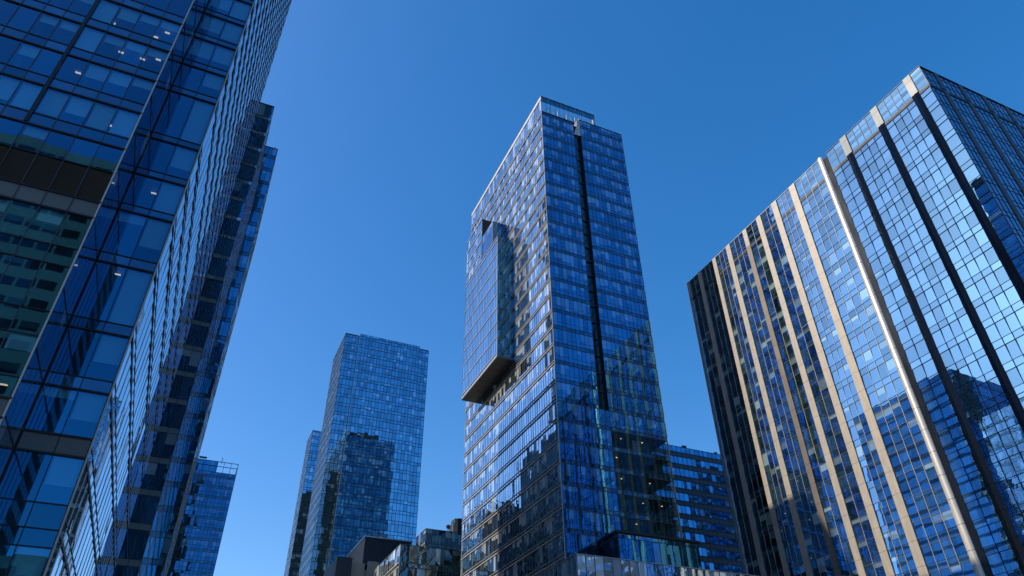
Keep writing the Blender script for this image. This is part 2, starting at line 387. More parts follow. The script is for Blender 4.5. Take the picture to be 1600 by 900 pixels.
# ================================================================== generic glazed block
def block(T, x0, x1, y0, y1, top, pitch, base=0.0, zoff=0.0, faces='-y-x', matF=GL_DEEP, matS=GL_SIDE, w=1.5, sp=0.9, spmat=GL_SPAN, mull=DARKM, ledge=DARKM, mullS=CREAM, ledgeS=CREAM, tilt=0.003, bp=0.15, fp=0.05, mw=0.06, lh=0.1, split=None, core=CORE, ledge_d=0.14, wS=None, vd=0.11):
    c = MB(); c.box(x0+0.02, y0+0.02, base, x1-0.02, y1-0.02, top-0.15); c.build('inner_wall', core, T)
    segs = []
    if '-y' in faces: segs.append((Face(x0, y0, (1, 0, 0), (0, -1, 0)), x1-x0, matF, mull, ledge))
    if '-x' in faces: segs.append((Face(x0, y1, (0, -1, 0), (-1, 0, 0)), y1-y0, matS, mullS, ledgeS))
    if '+x' in faces: segs.append((Face(x1, y0, (0, 1, 0), (1, 0, 0)), y1-y0, matS, mullS, ledgeS))
    if '+y' in faces: segs.append((Face(x1, y1, (-1, 0, 0), (0, 1, 0)), x1-x0, matF, mull, ledge))
    for f, Ln, m, mu, le in segs:
        side = m is matS and wS; cs = cols(0, Ln, wS if side else w); z = base+zoff; zs = []; zw = []
        if zoff > 0: band(f, T, 'window_band', m, cs, base, base+zoff, tilt, bp, fp)
        while z < top-0.3:
            zs.append(z); s1 = min(z+sp, top)
            if sp > 0: band(f, T, 'spandrel_band', spmat if spmat else m, cs, z, s1, tilt*0.6, 0, 0); zs.append(s1)
            zt = min(z+pitch, top)
            if split and zt-s1 > split+0.5:
                band(f, T, 'window_band', m, cs, s1, zt, tilt, bp, fp); zw.append(s1+split)
            elif zt > s1+0.1: band(f, T, 'window_band', m, cs, s1, zt, tilt, bp, fp)
            z += pitch
        verticals(f, T, 'mullion', mu, cs, base, top, mw, 0.0, vd if side else 0.11)
        rails(f, T, 'ledge', le, 0, Ln, zs[1:], lh, 0.0, vd+0.01 if side else ledge_d)
        if zw: rails(f, T, 'transom', mu, 0, Ln, zw, 0.05, 0.0, 0.1)
    c = MB(); c.box(x0-0.16, y0-0.16, top-0.14, x1+0.1, y1+0.1, top); c.build('parapet', ledge, T)
    return T

# stepped lower wings behind the nearest tower
T = thing('stepped_glass_tower', 'slim dark glass tower with grey bands, adjoining the nearest tower', 'tower', (-4.7, 97.8, 0))
block(T, -30, -4.74, 97.7, 126.7, 68.0, 4.25, faces='-y+x', matF=GL_DEEP, matS=GL_RIPPLE, w=1.3, sp=0.8, spmat=GREYM, mullS=GREYM, ledgeS=GREYM, tilt=0.004, ledge_d=0.08, wS=2.4, vd=0.07)  # lower storeys in darker glass and grey bands, painting in a dark reflection
block(T, -30, -4.74, 97.7, 126.7, 109.5, 4.15, base=68.02, faces='-y+x', matF=GL_BLUE, matS=GL_RIPPLE, w=1.3, sp=0.8, spmat=GL_PALE, mullS=CREAM, ledgeS=GREYM, tilt=0.004, ledge_d=0.08, wS=2.4, vd=0.07)
T2 = thing('stepped_glass_tower', 'taller blue glass tower with a pale rippled side, behind the slim banded tower at left', 'tower', (-2.8, 127, 0))
block(T2, -30, -2.75, 126.9, 168, 128, 4.15, faces='-y+x', matF=GL_BLUE, matS=GL_RIPPLE, w=1.0, sp=0.9, mullS=CREAM, ledgeS=GREYM, tilt=0.005, ledge_d=0.1, wS=2.6, vd=0.068)
mb = MB(); mb.bar((-3.4, 128, 127.9), (-3.4, 128, 129.6), 0.09); mb.build('roof_mast', DARKM, T2)

# ================================================================== central tower
def central_tower():
    T = thing('office_tower', 'tall central glass tower with a box bay jutting from its sunlit left side', 'tower', (76, 140, 0))
    x0, x1, y0, y1 = 63.4, 90.0, 117.6, 172.7
    n0, n1 = 73.5, 75.8
    c = MB()
    c.box(x0+0.03, y0+0.03, 0, n0-0.03, y1-0.03, 163.2)
    c.box(n0-0.03, y0+0.03, 0, n1+0.03, y1-0.03, 70.7)
    c.box(n0-0.03, y0+0.9, 70.7, n1+0.03, y1-0.03, 163.2)
    c.box(n1+0.03, y0+0.03, 0, x1-0.03, y1-0.03, 43.5)
    c.box(n1+0.03, y0+7.0, 43.5, x1-0.03, y1-0.03, 66.3)
    c.box(n1+0.03, y0+0.03, 66.3, x1-0.03, y1-0.03, 165.2)
    c.box(x0+1.5, y0+3.0, 163.2, 81.0, y1-1.0, 167.6)
    c.build('inner_wall', CORE, T)
    P = 4.556; zb = [52.65+P*k for k in range(-11, 25)]
    left = Face(x0, y1, (0, -1, 0), (-1, 0, 0)); LN = y1-y0
    cs = cols(0, LN, 1.18)
    for i, z in enumerate(zb):
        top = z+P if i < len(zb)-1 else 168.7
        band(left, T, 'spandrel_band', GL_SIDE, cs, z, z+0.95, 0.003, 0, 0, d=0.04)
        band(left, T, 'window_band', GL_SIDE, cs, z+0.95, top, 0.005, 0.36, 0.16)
    pieces(T, 'sill_band', CREAM, [lambda mb, z=z: left.box(mb, 0, LN, z-0.04, z+0.14, 0, 0.26) for z in zb])
    pieces(T, 'head_band', CREAM, [lambda mb, z=z: left.box(mb, 0, LN, z+0.76, z+0.85, 0, 0.18) for z in zb])
    verticals(left, T, 'mullion', GREYM, cs[1:-1], 2.5, 168.7, 0.05, 0, 0.10)
    verticals(left, T, 'corner_post', SILVER, [0.1, LN-0.08], 0, 169.9, 0.22, 0, 0.13)
    mb = MB(); left.box(mb, 0, LN+0.1, 168.7, 169.9, -0.2, 0.2); mb.build('parapet', CREAM, T)
    # front, two bays either side of the recess
    for a0, a1, top in ((x0, n0, 163.3), (n1, x1, 165.4)):
        f = Face(a0, y0, (1, 0, 0), (0, -1, 0)); cw = cols(0, a1-a0, 1.15); cw2 = cols(0, a1-a0, 0.73)
        if a0 == n1: cw = cw[:-1]+[a1-a0-0.75, a1-a0]
        for i, z in enumerate(zb):
            if z > top-1: continue
            t = min(z+P, top)
            band(f, T, 'spandrel_band', GL_SPAN, cw, z, z+0.95, 0.002, 0, 0, d=0.04)
            if a0 == n1 and 43.5 <= z < 66:
                band(f, T, 'open_office_window', GL_OPEN, cw, z+0.95, t, 0.002, 0, 0)
                mb = MB(); f.box(mb, 0.1, a1-a0-0.1, z+0.1, z+0.85, -7.0, -0.05); mb.build('office_floor', CEIL, T)
                def desk(mb, a, d, zz):
                    f.box(mb, a-0.7, a+0.7, zz+0.66, zz+0.74, -d-0.8, -d); f.box(mb, a-0.3, a+0.3, zz+0.76, zz+1.25, -d-0.5, -d-0.42)
                    f.box(mb, a-0.66, a-0.6, zz, zz+0.66, -d-0.7, -d-0.1); f.box(mb, a+0.6, a+0.66, zz, zz+0.66, -d-0.7, -d-0.1)
                for q in range(6):
                    a_ = 1.2+2.2*q+random.uniform(-.3, .3); d_ = random.choice((0.7, 1.2, 2.4))
                    pieces(T, 'desk', WARM, [lambda mb, a_=a_, d_=d_: desk(mb, a_, d_, z+0.86)])
                for q in range(2):
                    a_ = random.uniform(1, a1-a0-1.5); mb = MB(); f.box(mb, a_, a_+0.3, t-0.12, t-0.06, -2.6, -2.45); mb.build('office_lamp', LAMPW, T)
                for q in range(2):
                    a_ = random.uniform(1, a1-a0-2.5); mb = MB(); f.box(mb, a_, a_+random.uniform(.6, 2.0), z+0.9, t-0.3, -1.9, -1.75); mb.build('partition', random.choice((CREAM, BROWNF, TEALW)), T)
                continue
            band(f, T, 'window_band', GL_BLUE, cw, z+0.95, t, 0.003, 0.32, 0.22)
        pieces(T, 'lower_rail', BROWNB, [lambda mb, z=z: f.box(mb, 0, a1-a0, z-0.05, z+0.09, 0, 0.12) for z in zb if z < top-1])
        pieces(T, 'upper_rail', BROWNB, [lambda mb, z=z: f.box(mb, 0, a1-a0, z+0.88, z+0.97, 0, 0.10) for z in zb if z < top-1])
        verticals(f, T, 'mullion', DARKM, cw, 2.5, top, 0.05, 0, 0.10)
        rails(f, T, 'transom', DARKM, 0, a1-a0, [z+2.0 for z in zb if z < top-3], 0.05, 0, 0.08)
        mb = MB(); f.box(mb, 0, a1-a0, top-0.12, top+0.1, -0.2, 0.15); mb.build('parapet', DARKM, T)
    bkf = Face(x1, y1, (-1, 0, 0), (0, 1, 0)); cb = cols(0, x1-x0, 1.45)
    for z in zb:
        if z < 20 or z > 163: continue
        band(bkf, T, 'spandrel_band', GL_SPAN, cb, z, z+0.95, 0.002, d=0.04); band(bkf, T, 'window_band', GL_TEAL, cb, z+0.95, min(z+P, 165), 0.003, 0.3, 0.2)
    verticals(bkf, T, 'mullion', DARKM, cb, 20, 165, 0.07, 0, 0.1)
    # pale glass return slips on the right edge
    pieces(T, 'corner_glass_fin', SILVER, [lambda mb, z=z: mb.box(x1-0.02, y0+0.1, z+1.1, x1+0.32, y0+0.16, z+P-0.15) for z in zb if 40 < z < 162])
    # recess between bays with a slab and brace at every storey
    r = Face(n0, y0+0.8, (1, 0, 0), (0, -1, 0))
    pieces(T, 'recess_slab', DARKM, [lambda mb, z=z: r.box(mb, 0.0, n1-n0, z, z+0.25, -0.05, 0.4) for z in zb if z > 70])
    pieces(T, 'recess_brace', DARKM, [lambda mb, z=z: mb.bar(r.p(0.1, z+0.5, 0.3), r.p(n1-n0-0.1, z+P, 0.3), 0.07) for z in zb if 70 < z < 158])
    band(r, T, 'recess_glazing', GL_DULL, [0, (n1-n0)/2, n1-n0], 70.7, 158, 0.003, 0)
    lowf = Face(n0, y0, (1, 0, 0), (0, -1, 0))
    for z in zb:
        if z < 70:
            band(lowf, T, 'spandrel_band', GL_SPAN, [0, 1.15, 2.3], z, z+0.95, 0.002, d=0.04); band(lowf, T, 'window_band', GL_BLUE, [0, 1.15, 2.3], z+0.95, min(z+P, 70.9), 0.003, 0.3, 0.1)
            rails(lowf, T, 'lower_rail', BROWNB, 0, n1-n0, [z+0.02], 0.14, 0, 0.12); rails(lowf, T, 'upper_rail', BROWNB, 0, n1-n0, [z+0.925], 0.09, 0, 0.1)
    verticals(lowf, T, 'mullion', DARKM, [1.15], 2.5, 70.9, 0.07, 0, 0.10)
    mb = MB(); mb.quad((n0, y0-0.02, 158.2), (n1+0.05, y0-0.02, 158.5), (n1+0.05, y0-0.02, 166.6), (n1, y0-0.02, 166.6)); mb.quad((n0+0.3, y0+1.9, 158.0), (n1+0.05, y0-0.03, 158.5), (n1+0.05, y0-0.03, 166.6), (n0+0.6, y0+1.9, 163.2))
    mb.build('wedge_panel', CREAM, T)
    # crown: glass screen on posts over a roof terrace
    f = Face(x0, y0, (1, 0, 0), (0, -1, 0)); W2 = 17.7
    cw = cols(0, W2, 1.47)
    band(f, T, 'crown_screen', GL_TEAL, cw, 167.6, 169.9, 0.003, 0.0)
    verticals(f, T, 'mullion', DARKM, cw, 163.3, 169.9, 0.07, -0.02, 0.1)
    mb = MB()
    for a in cols(0.3, W2-0.2, 2.9): f.box(mb, a-0.13, a+0.13, 163.3, 167.6, -1.4, -1.1)
    for i, a in enumerate(cols(0.3, W2-0.2, 2.9)[:-1]):
        mb.bar(f.p(a, 163.4, -1.0), f.p(a+(1.6 if i % 2 else 2.4), 167.5, -1.0), 0.08)
    mb.build('crown_post', SILVER, T)
    band(Face(x0, y0+2.9, (1, 0, 0), (0, -1, 0)), T, 'crown_wall', GL_DULL, cw, 163.3, 167.6, 0.004, 0.2, 0.2)
    mb = MB(); f.box(mb, 0, W2, 169.8, 170.05, -0.25, 0.16)
    for a in cols(2, W2-2, 1.3)[::2]: f.box(mb, a-0.2, a+0.2, 170.05, 170.3, -0.3, 0.1)
    mb.build('crown_rail', DARKM, T)
    e = Face(x0+W2, y0, (0, 1, 0), (1, 0, 0)); band(e, T, 'crown_screen', GL_TEAL, cols(0, 6, 1.5), 165.5, 169.9, 0.003, 0)
    mb = MB(); mb.box(x0+W2-0.6, y0-0.1, 165.3, x0+W2-0.1, y0+0.3, 168.0); mb.build('crown_post', SILVER, T)
    # projecting box bay
    bx, by0, by1, bz0, bz1 = 58.82, 139.0, 163.6, 92.5, 131.5
    c = MB(); c.box(bx+0.03, by0+0.03, bz0+0.03, x0-0.02, by1-0.03, bz1-0.05)
    c.box(bx+0.03, 151.0, bz1-0.05, x0-0.02, by1-0.03, 148.0); c.build('inner_wall', CORE, T)
    f = Face(bx, by1, (0, -1, 0), (-1, 0, 0)); Lb = by1-by0; cs = cols(0, Lb, 1.18)
    zz = [z for z in zb if bz0-3 < z < bz1-1]
    lv = [bz0] + [z for z in zz if z > bz0+0.5] + [bz1]
    for a, b in zip(lv[:-1], lv[1:]):
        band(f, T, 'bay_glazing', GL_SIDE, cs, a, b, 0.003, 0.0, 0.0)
    rails(f, T, 'bay_rail', CREAM, 0, Lb, lv[1:], 0.16, 0, 0.16)
    rails(f, T, 'bay_rail', CREAM, 0, Lb, [bz0+0.12], 0.4, 0, 0.2)
    verticals(f, T, 'mullion', GREYM, cs, bz0, bz1, 0.05, 0, 0.09)
    verticals(f, T, 'mullion', SILVER, [Lb-0.05], bz0, bz1, 0.2, 0, 0.11)
    # upper part of the bay, flush, over its rear half, and the dark glass loggia in front of it
    Lu = by1-151.0; cu = cols(0, Lu, 1.18)
    lu = [bz1] + [z for z in zb if bz1+0.5 < z < 147.5] + [148.0]
    for a, b in zip(lu[:-1], lu[1:]): band(f, T, 'bay_glazing', GL_SIDE, cu, a, b, 0.004, 0.2, 0.1)
    rails(f, T, 'bay_rail', CREAM, 0, Lu, lu[1:], 0.2, 0, 0.2)
    verticals(f, T, 'mullion', GREYM, cu, bz1, 148, 0.05, 0, 0.09)
    c = MB(); c.box(bx+0.1, 143.0, bz1, x0-0.02, 151.0, 140.5); c.build('inner_wall', CORE, T)
    fl = Face(bx+0.08, 151.0, (0, -1, 0), (-1, 0, 0)); band(fl, T, 'loggia_glazing', GL_DEEP, cols(0, 8, 2), bz1, 136, 0.004); band(fl, T, 'loggia_glazing', GL_DEEP, cols(0, 8, 2), 136, 140.5, 0.004)
    fl2 = Face(bx+0.1, 143.0, (1, 0, 0), (0, -1, 0)); band(fl2, T, 'loggia_glazing', GL_DEEP, cols(0, 4.45, 1.5), bz1, 140.5, 0.004)
    rails(fl2, T, 'bay_rail', CREAM, 0, 4.4, [140.45], 0.12, 0, 0.1); verticals(fl2, T, 'mullion', SILVER, [0.0], bz1, 140.5, 0.1, 0, 0.12)
    s = Face(bx, by0, (1, 0, 0), (0, -1, 0)); cz = cols(0, x0-bx, 1.15)
    for a, b in zip(lv[:-1], lv[1:]): band(s, T, 'bay_glazing', GL_TEAL, cz, a, b, 0.006, 0.1)
    rails(s, T, 'bay_rail', GREYM, 0, x0-bx, lv[1:], 0.12, 0, 0.08); verticals(s, T, 'mullion', GREYM, cz, bz0, bz1, 0.05, 0, 0.07)
    mb = MB(); mb.box(bx-0.15, by0-0.1, bz0-0.35, x0-0.01, by1+0.1, bz0-0.02); mb.build('soffit', SOFF, T)
    pieces(T, 'soffit_joint', BLACK, [lambda mb, i=i: mb.box(bx, by0+i*3.08-0.03, bz0-0.375, x0-0.05, by0+i*3.08+0.03, bz0-0.355) for i in range(1, 8)])
central_tower()

# podium blocks in front of the central tower
T = thing('podium_block', 'low pale glass podium with bright reflecting panes at the foot of the central tower', 'building', (75, 108, 0))
block(T, 55.8, 96.0, 100, 117.4, 34.2, 3.9, matF=GL_PALE, matS=GL_PALE, w=1.6, sp=0.0, zoff=3.0, mull=GREYM, ledge=CREAM, mullS=CREAM, tilt=0.018, bp=0.2, fp=0.25, mw=0.1, lh=0.16)
T = thing('podium_block', 'dark blue glass box with flat overhanging roof, above the pale podium against the central tower', 'building', (79, 114, 34.2))
block(T, 70.5, 88.2, 110.7, 117.45, 42.3, 7.2, base=34.25, matF=GL_BLUE, matS=GL_DEEP, w=1.5, sp=0.0, mull=DARKM, ledge=DARKM, mullS=DARKM, ledgeS=DARKM, tilt=0.012, bp=0.25, fp=0.1)
mb = MB(); mb.box(70.1, 110.3, 42.32, 88.4, 117.45, 42.75); mb.build('roof_slab', DARKM, T)

# ================================================================== right tower
def right_tower():
    T = thing('finned_office_tower', 'broad glass tower striped with vertical metal fins, cream at left and shaded dark at right', 'tower', (130, 80, 0))
    S = 1.034; X = 103.4; y0, y1 = 43.27, 116.6; ROOF = 112.65; BAND = 107.6; XR = 200.0
    c = MB(); c.box(X+0.05, y0+0.05, 0, XR, y1-0.05, ROOF-0.8); c.build('inner_wall', CORE, T)
    fins = [(43.8, 45.24), (51.5, 52.95), (59.3, 60.8), (64.6, 67.0), (73.9, 75.5), (79.6, 81.1), (84.8, 86.2), (89.75, 91.0), (95.7, 97.1), (101.1, 102.3), (107.0, 108.2), (111.8, 112.75)]
    f = Face(X, 0, (0, 1, 0), (-1, 0, 0))
    ys = [y0/S] + [v for q in fins for v in q] + [y1/S]
    P = 3.774; zl = [57.68+P*k for k in range(-15, 14)]
    allc = []
    # bays
    for i in range(0, len(ys), 2):
        a, b = ys[i]*S, ys[i+1]*S
        if b-a < 0.3: continue
        cs = cols(a, b, 1.6); allc += cs
        mb = MB()
        dark = b < 67.5  # bays in the cast shadow: shade painted as darker mullions and rails
        for z in zl:
            if z < 3: continue
            for p, q in zip(cs[:-1], cs[1:]):
                f.pane(mb, p, q, z, z+P-1.15, 0.06, 0.0016, rnd_pane(*((0.02, 0.0) if dark else (0.22, 0.05))), lean=0.045)
                f.pane(mb, p, q, z+P-1.15, z+P, 0.06, 0.0016, rnd_pane(0.03), lean=0.045)
        for p, q in zip(cs[:-1], cs[1:]):
            f.pane(mb, p, q, BAND, 111.2, 0.05, 0.0025, rnd_pane(0.12)); f.pane(mb, p, q, 111.2, ROOF, 0.05, 0.0025, rnd_pane(0.05))
        mb.build('glazed_bay', GL_RIGHT, T)
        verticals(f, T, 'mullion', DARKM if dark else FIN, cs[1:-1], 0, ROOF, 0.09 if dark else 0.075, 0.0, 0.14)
        rs = []
        for z in zl: rs += [z, z+P-1.15]
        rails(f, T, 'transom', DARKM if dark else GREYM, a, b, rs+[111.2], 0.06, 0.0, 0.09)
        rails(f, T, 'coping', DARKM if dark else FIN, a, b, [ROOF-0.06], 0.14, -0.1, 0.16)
        rails(f, T, 'shadow_gap', BLACK, a, b, [107.1], 0.75, 0.0, 0.13)
    for k, (a, b) in enumerate(fins):
        a *= S; b *= S
        if k == 3:
            mb = MB(); n = 14; r0 = None
            a += 1.15; m0 = (a+b)/2; rad = (b-a)/2
            zs = [0.0]+[z for z in zl if z > 3]+[BAND, ROOF]
            for j in range(len(zs)-1):
                for t in range(n):
                    t0, t1 = math.pi*t/n, math.pi*(t+1)/n
                    q = [(X-0.02-0.5*math.sin(t0), m0+rad*math.cos(t0)), (X-0.02-0.5*math.sin(t1), m0+rad*math.cos(t1))]
                    mb.quad((q[0][0], q[0][1], zs[j]+0.03), (q[1][0], q[1][1], zs[j]+0.03), (q[1][0], q[1][1], zs[j+1]-0.03), (q[0][0], q[0][1], zs[j+1]-0.03))
            mb.build('round_fin', ROUNDF, T, smooth=True)
            mb = MB(); mb.box(X-0.14, a-1.12, 0, X, a-0.02, BAND); mb.build('fin_shadow_panel', SHADEF, T)  # dark strip painted as the round fin's shaded side
            continue
        mt = SHADEF if k < 3 else FIN  # fins beyond the shadow edge carry the shade in their colour
        if k == 7: mt = solid('brown_fin_metal', (0.20, 0.165, 0.135), rough=0.4, metal=0.3)
        if k == 11: mt = SILVER
        mb = MB(); zs = [0.0]+[z for z in zl if z > 3]+[BAND]
        for j in range(len(zs)-1):
            if k < 3:
                # folded fin with its shade painted dark: two slanted sheets, one panel per storey
                m = a+(b-a)*0.45
                for (p, dp), (q, dq) in (((a, 0.02), (m, 0.42)), ((m, 0.42), (b, 0.02))):
                    u0 = f.p(p, zs[j]+0.02, dp); u1 = f.p(q, zs[j]+0.02, dq); u2 = f.p(q, zs[j+1]-0.02, dq); u3 = f.p(p, zs[j+1]-0.02, dp)
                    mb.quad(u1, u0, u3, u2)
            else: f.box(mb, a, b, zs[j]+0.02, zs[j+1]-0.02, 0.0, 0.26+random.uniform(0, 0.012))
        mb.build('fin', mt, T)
        mb = MB()
        for z, zt in ((BAND, 111.2), (111.2, ROOF)): f.box(mb, a, b, z+0.02, zt-0.02, 0.0, 0.27)
        mb.build('fin_head', GREYM if k < 3 else FIN, T)  # right-hand heads grey, painted lighter above the cast shadow
    # right-hand front
    f = Face(X, y0, (1, 0, 0), (0, -1, 0)); Ln = XR-X
    fx = [3.6+6.5*i for i in range(14)]
    a = 0.0; zs = []
    for z in zl: zs += [z, z+P-1.15]
    for i in range(len(fx)+1):
        b = fx[i] if i < len(fx) else Ln
        if b-a < 0.5: continue
        cs = cols(a, b, 1.35)
        mb = MB()
        for z in zl:
            if z < 3: continue
            for p, q in zip(cs[:-1], cs[1:]):
                f.pane(mb, p, q, z, z+P-1.15, 0.05, 0.006, rnd_pane(0.05)); f.pane(mb, p, q, z+P-1.15, z+P, 0.05, 0.006, rnd_pane(0.05))
        for p, q in zip(cs[:-1], cs[1:]):
            f.pane(mb, p, q, BAND, 111.3, 0.05, 0.005, rnd_pane(0.1)); f.pane(mb, p, q, 111.3, ROOF, 0.05, 0.005, rnd_pane(0))
        mb.build('glazed_bay', GL_DEEP, T)
        verticals(f, T, 'mullion', DARKM, cs[1:-1], 0, ROOF, 0.08, 0.0, 0.12)
        if i < len(fx):
            mb = MB(); f.box(mb, b, b+1.2, 0, BAND, 0.0, 0.2); f.box(mb, b, b+1.2, BAND+0.3, ROOF, 0.0, 0.2); mb.build('fin', BROWNF, T)
        a = b+1.2
    rails(f, T, 'transom', DARKM, 0, Ln, zs+[111.3], 0.07, 0.0, 0.1)
    rails(f, T, 'shadow_gap', BLACK, 0, Ln, [107.25], 0.7, 0.0, 0.16)
    rails(f, T, 'coping', DARKM, 0, Ln, [ROOF-0.05], 0.14, -0.1, 0.22)
    verticals(f, T, 'mullion', DARKM, [0.0], 0, ROOF, 0.14, 0, 0.14)
    # street trees are reflected at its foot only; nothing else here
right_tower()

# ================================================================== far buildings
T = thing('blue_glass_tower', 'far plain blue glass tower with a shallow raised middle bay, standing alone against the sky', 'tower', (55, 255, 0))
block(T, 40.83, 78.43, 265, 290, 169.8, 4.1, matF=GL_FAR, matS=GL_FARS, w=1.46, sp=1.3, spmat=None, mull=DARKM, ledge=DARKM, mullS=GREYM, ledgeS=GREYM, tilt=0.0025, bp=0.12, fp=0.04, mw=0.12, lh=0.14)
mb = MB(); mb.box(46.8, 264.5, 0, 74.0, 264.98, 170.7); mb.build('middle_bay', CORE, T)
f = Face(46.8, 264.5, (1, 0, 0), (0, -1, 0))
cs = cols(0, 27.2, 1.46); z = 0.0; zs = []
while z < 169.5:
    t = min(z+4.1, 170.6)
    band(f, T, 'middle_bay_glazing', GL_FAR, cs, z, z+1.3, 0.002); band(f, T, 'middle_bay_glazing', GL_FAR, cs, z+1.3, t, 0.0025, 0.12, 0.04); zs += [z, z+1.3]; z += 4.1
verticals(f, T, 'mullion', DARKM, cs, 0, 170.6, 0.12, 0, 0.11); rails(f, T, 'ledge', DARKM, 0, 27.2, zs[1:], 0.14, 0, 0.13)
verticals(f, T, 'mullion', SILVER, [0.0], 60, 170.6, 0.2, -0.4, 0.16)

T = thing('blue_glass_tower', 'narrow far glass tower half hidden behind the left edge of the plain blue tower', 'tower', (60, 383, 0))
block(T, 47.9, 75, 375, 391, 173, 4.1, matF=GL_FAR, matS=GL_FARS, w=1.8, sp=1.3, spmat=None, mull=DARKM, ledge=DARKM, mullS=GREYM, ledgeS=GREYM, tilt=0.005, bp=0.2, fp=0.1, mw=0.14, lh=0.2)

T = thing('dark_banded_tower', 'dark blue banded block with open glass parapet, low beside the tall left towers', 'tower', (0, 300, 0))
block(T, -20.5, 10.5, 290, 320, 110.2, 4.0, matF=GL_DEEP, matS=GL_SIDE, faces='-y-x+x', w=1.35, sp=0.8, mull=DARKM, ledge=BROWNB, mullS=DARKM, ledgeS=BROWNB, tilt=0.008, bp=0.3, fp=0.15, mw=0.12, lh=0.12, split=1.4)
f = Face(-20.5, 290, (1, 0, 0), (0, -1, 0))
mb = MB(); mb.box(-20, 290.6, 110, 3.0, 305, 113.6); mb.build('plant_room', NAVY, T)
verticals(f, T, 'parapet_post', DARKM, cols(0, 31, 2.6), 110, 114.6, 0.16, 0.0, 0.12); rails(f, T, 'parapet_rail', DARKM, 0, 31, [114.5, 112.6], 0.22, 0, 0.14)
f3 = Face(10.5, 290, (0, 1, 0), (1, 0, 0)); verticals(f3, T, 'parapet_post', DARKM, cols(0, 12, 3), 110, 114.6, 0.16, 0, 0.12); rails(f3, T, 'parapet_rail', DARKM, 0, 12, [114.5, 112.6], 0.22, 0, 0.14)
band(f, T, 'parapet_glass', GL_BLUE, cols(0, 23.5, 1.35), 110.1, 114.4, 0.004, 0.1)
mb = MB(); mb.bar((-3, 291, 114.5), (-3, 291, 111.2), 0.1); mb.box(-4.4, 290.8, 115.6, -1.6, 291.6, 116.1); mb.build('roof_unit', DARKM, T)
mb = MB(); mb.bar((4.2, 290.2, 114), (4.2, 290.2, 116.6), 0.12); mb.build('roof_mast', DARKM, T)

T = thing('dark_glass_block', 'blue glass block with dark floor bands between central tower and finned tower', 'building', (160, 200, 0))
block(T, 128, 200, 190, 215, 105, 4.4, matF=GL_BLUE, matS=GL_SIDE, faces='-y', w=1.9, sp=1.6, spmat=BROWNB, mull=DARKM, ledge=DARKM, tilt=0.012, bp=0.15, fp=0.1, mw=0.14, lh=0.3)
mb = MB(); mb.box(152.0, 190.2, 105.0, 153.6, 191, 106.0); mb.box(166, 190.2, 105, 167, 191, 105.8); mb.build('roof_unit', DARKM, T)

# low buildings between the far tower and the central tower (all beyond the central tower)
def at(px, py, y):
    d = Fw + R2*((px-800)/FPX) + U2*((450-py)/FPX); t = y/d.y; return (d.x*t, y, d.z*t+1.6)
Yg = 182.0
cx, _, cz = at(626.6, 850, Yg)
T = thing('glass_building', 'grey green glass building with reflecting panes, low at the left foot of the central tower', 'building', (cx, Yg, 0))
block(T, cx, cx+26, Yg, Yg+25, cz, 5.6, matF=GL_GREEN, matS=GL_PALE, w=2.3, sp=1.1, spmat=GL_GREEN, zoff=(cz % 5.6), mull=GREYM, ledge=GREYM, mullS=CREAM, tilt=0.03, bp=0.3, fp=0.1, mw=0.14, lh=0.22, split=1.1)
Y2 = 200.0
c2x, _, c2z = at(665.9, 825.6, Y2)
block(T, c2x, c2x+20, Y2, Y2+9, c2z, 5.8, base=cz, matF=GL_GREEN, matS=GL_SIDE, w=2.0, sp=0.9, spmat=GL_GREEN, mull=GREYM, ledge=GREYM, mullS=GREYM, tilt=0.03, bp=0.4, fp=0.1, mw=0.12, lh=0.2)
a = at(707, 826, 205); b = at(715, 811, 205); c = at(723, 811, 205)
mb = MB(); mb.box(a[0], 204.5, c2z-1, b[0]-0.02, 208, at(707, 817, 205)[2]); mb.box(b[0]-1.0, 204.6, c2z-1, b[0], 208, b[2]); mb.build('stair_tower', LCONC, T)
mb = MB(); mb.box(b[0]+0.02, 204.4, c2z-1, c[0]+5, 208, b[2]+0.1); mb.bar((b[0]+2, 205, b[2]), (b[0]+2, 205, b[2]+1.2), 0.1); mb.build('plant_room', NAVY, T)
# dish on that roof
D = thing('satellite_dish', 'small satellite dish on the roof edge of the grey green glass building', 'satellite dish', (at(700.6, 829, 201)[0], 201.3, c2z))
dx, dy, dz = D.location
mb = MB(); n = 14
for i in range(3):
    for t in range(n):
        q = []
        for rr, tt in ((i, t), (i, t+1), (i+1, t+1), (i+1, t)):
            r = 0.7*rr/3; an = 2*math.pi*tt/n; q.append((dx+r*math.cos(an), dy-0.25+0.4*r*r, dz+1.7+r*math.sin(an)))
        mb.quad(*q)
mb.build('reflector', GREYM, D, smooth=True)
mb = MB(); mb.bar((dx, dy+0.1, dz), (dx, dy, dz+1.6), 0.1); mb.bar((dx, dy, dz+1.0), (dx, dy-1.1, dz+1.8), 0.05); mb.build('mast', DARKM, D)

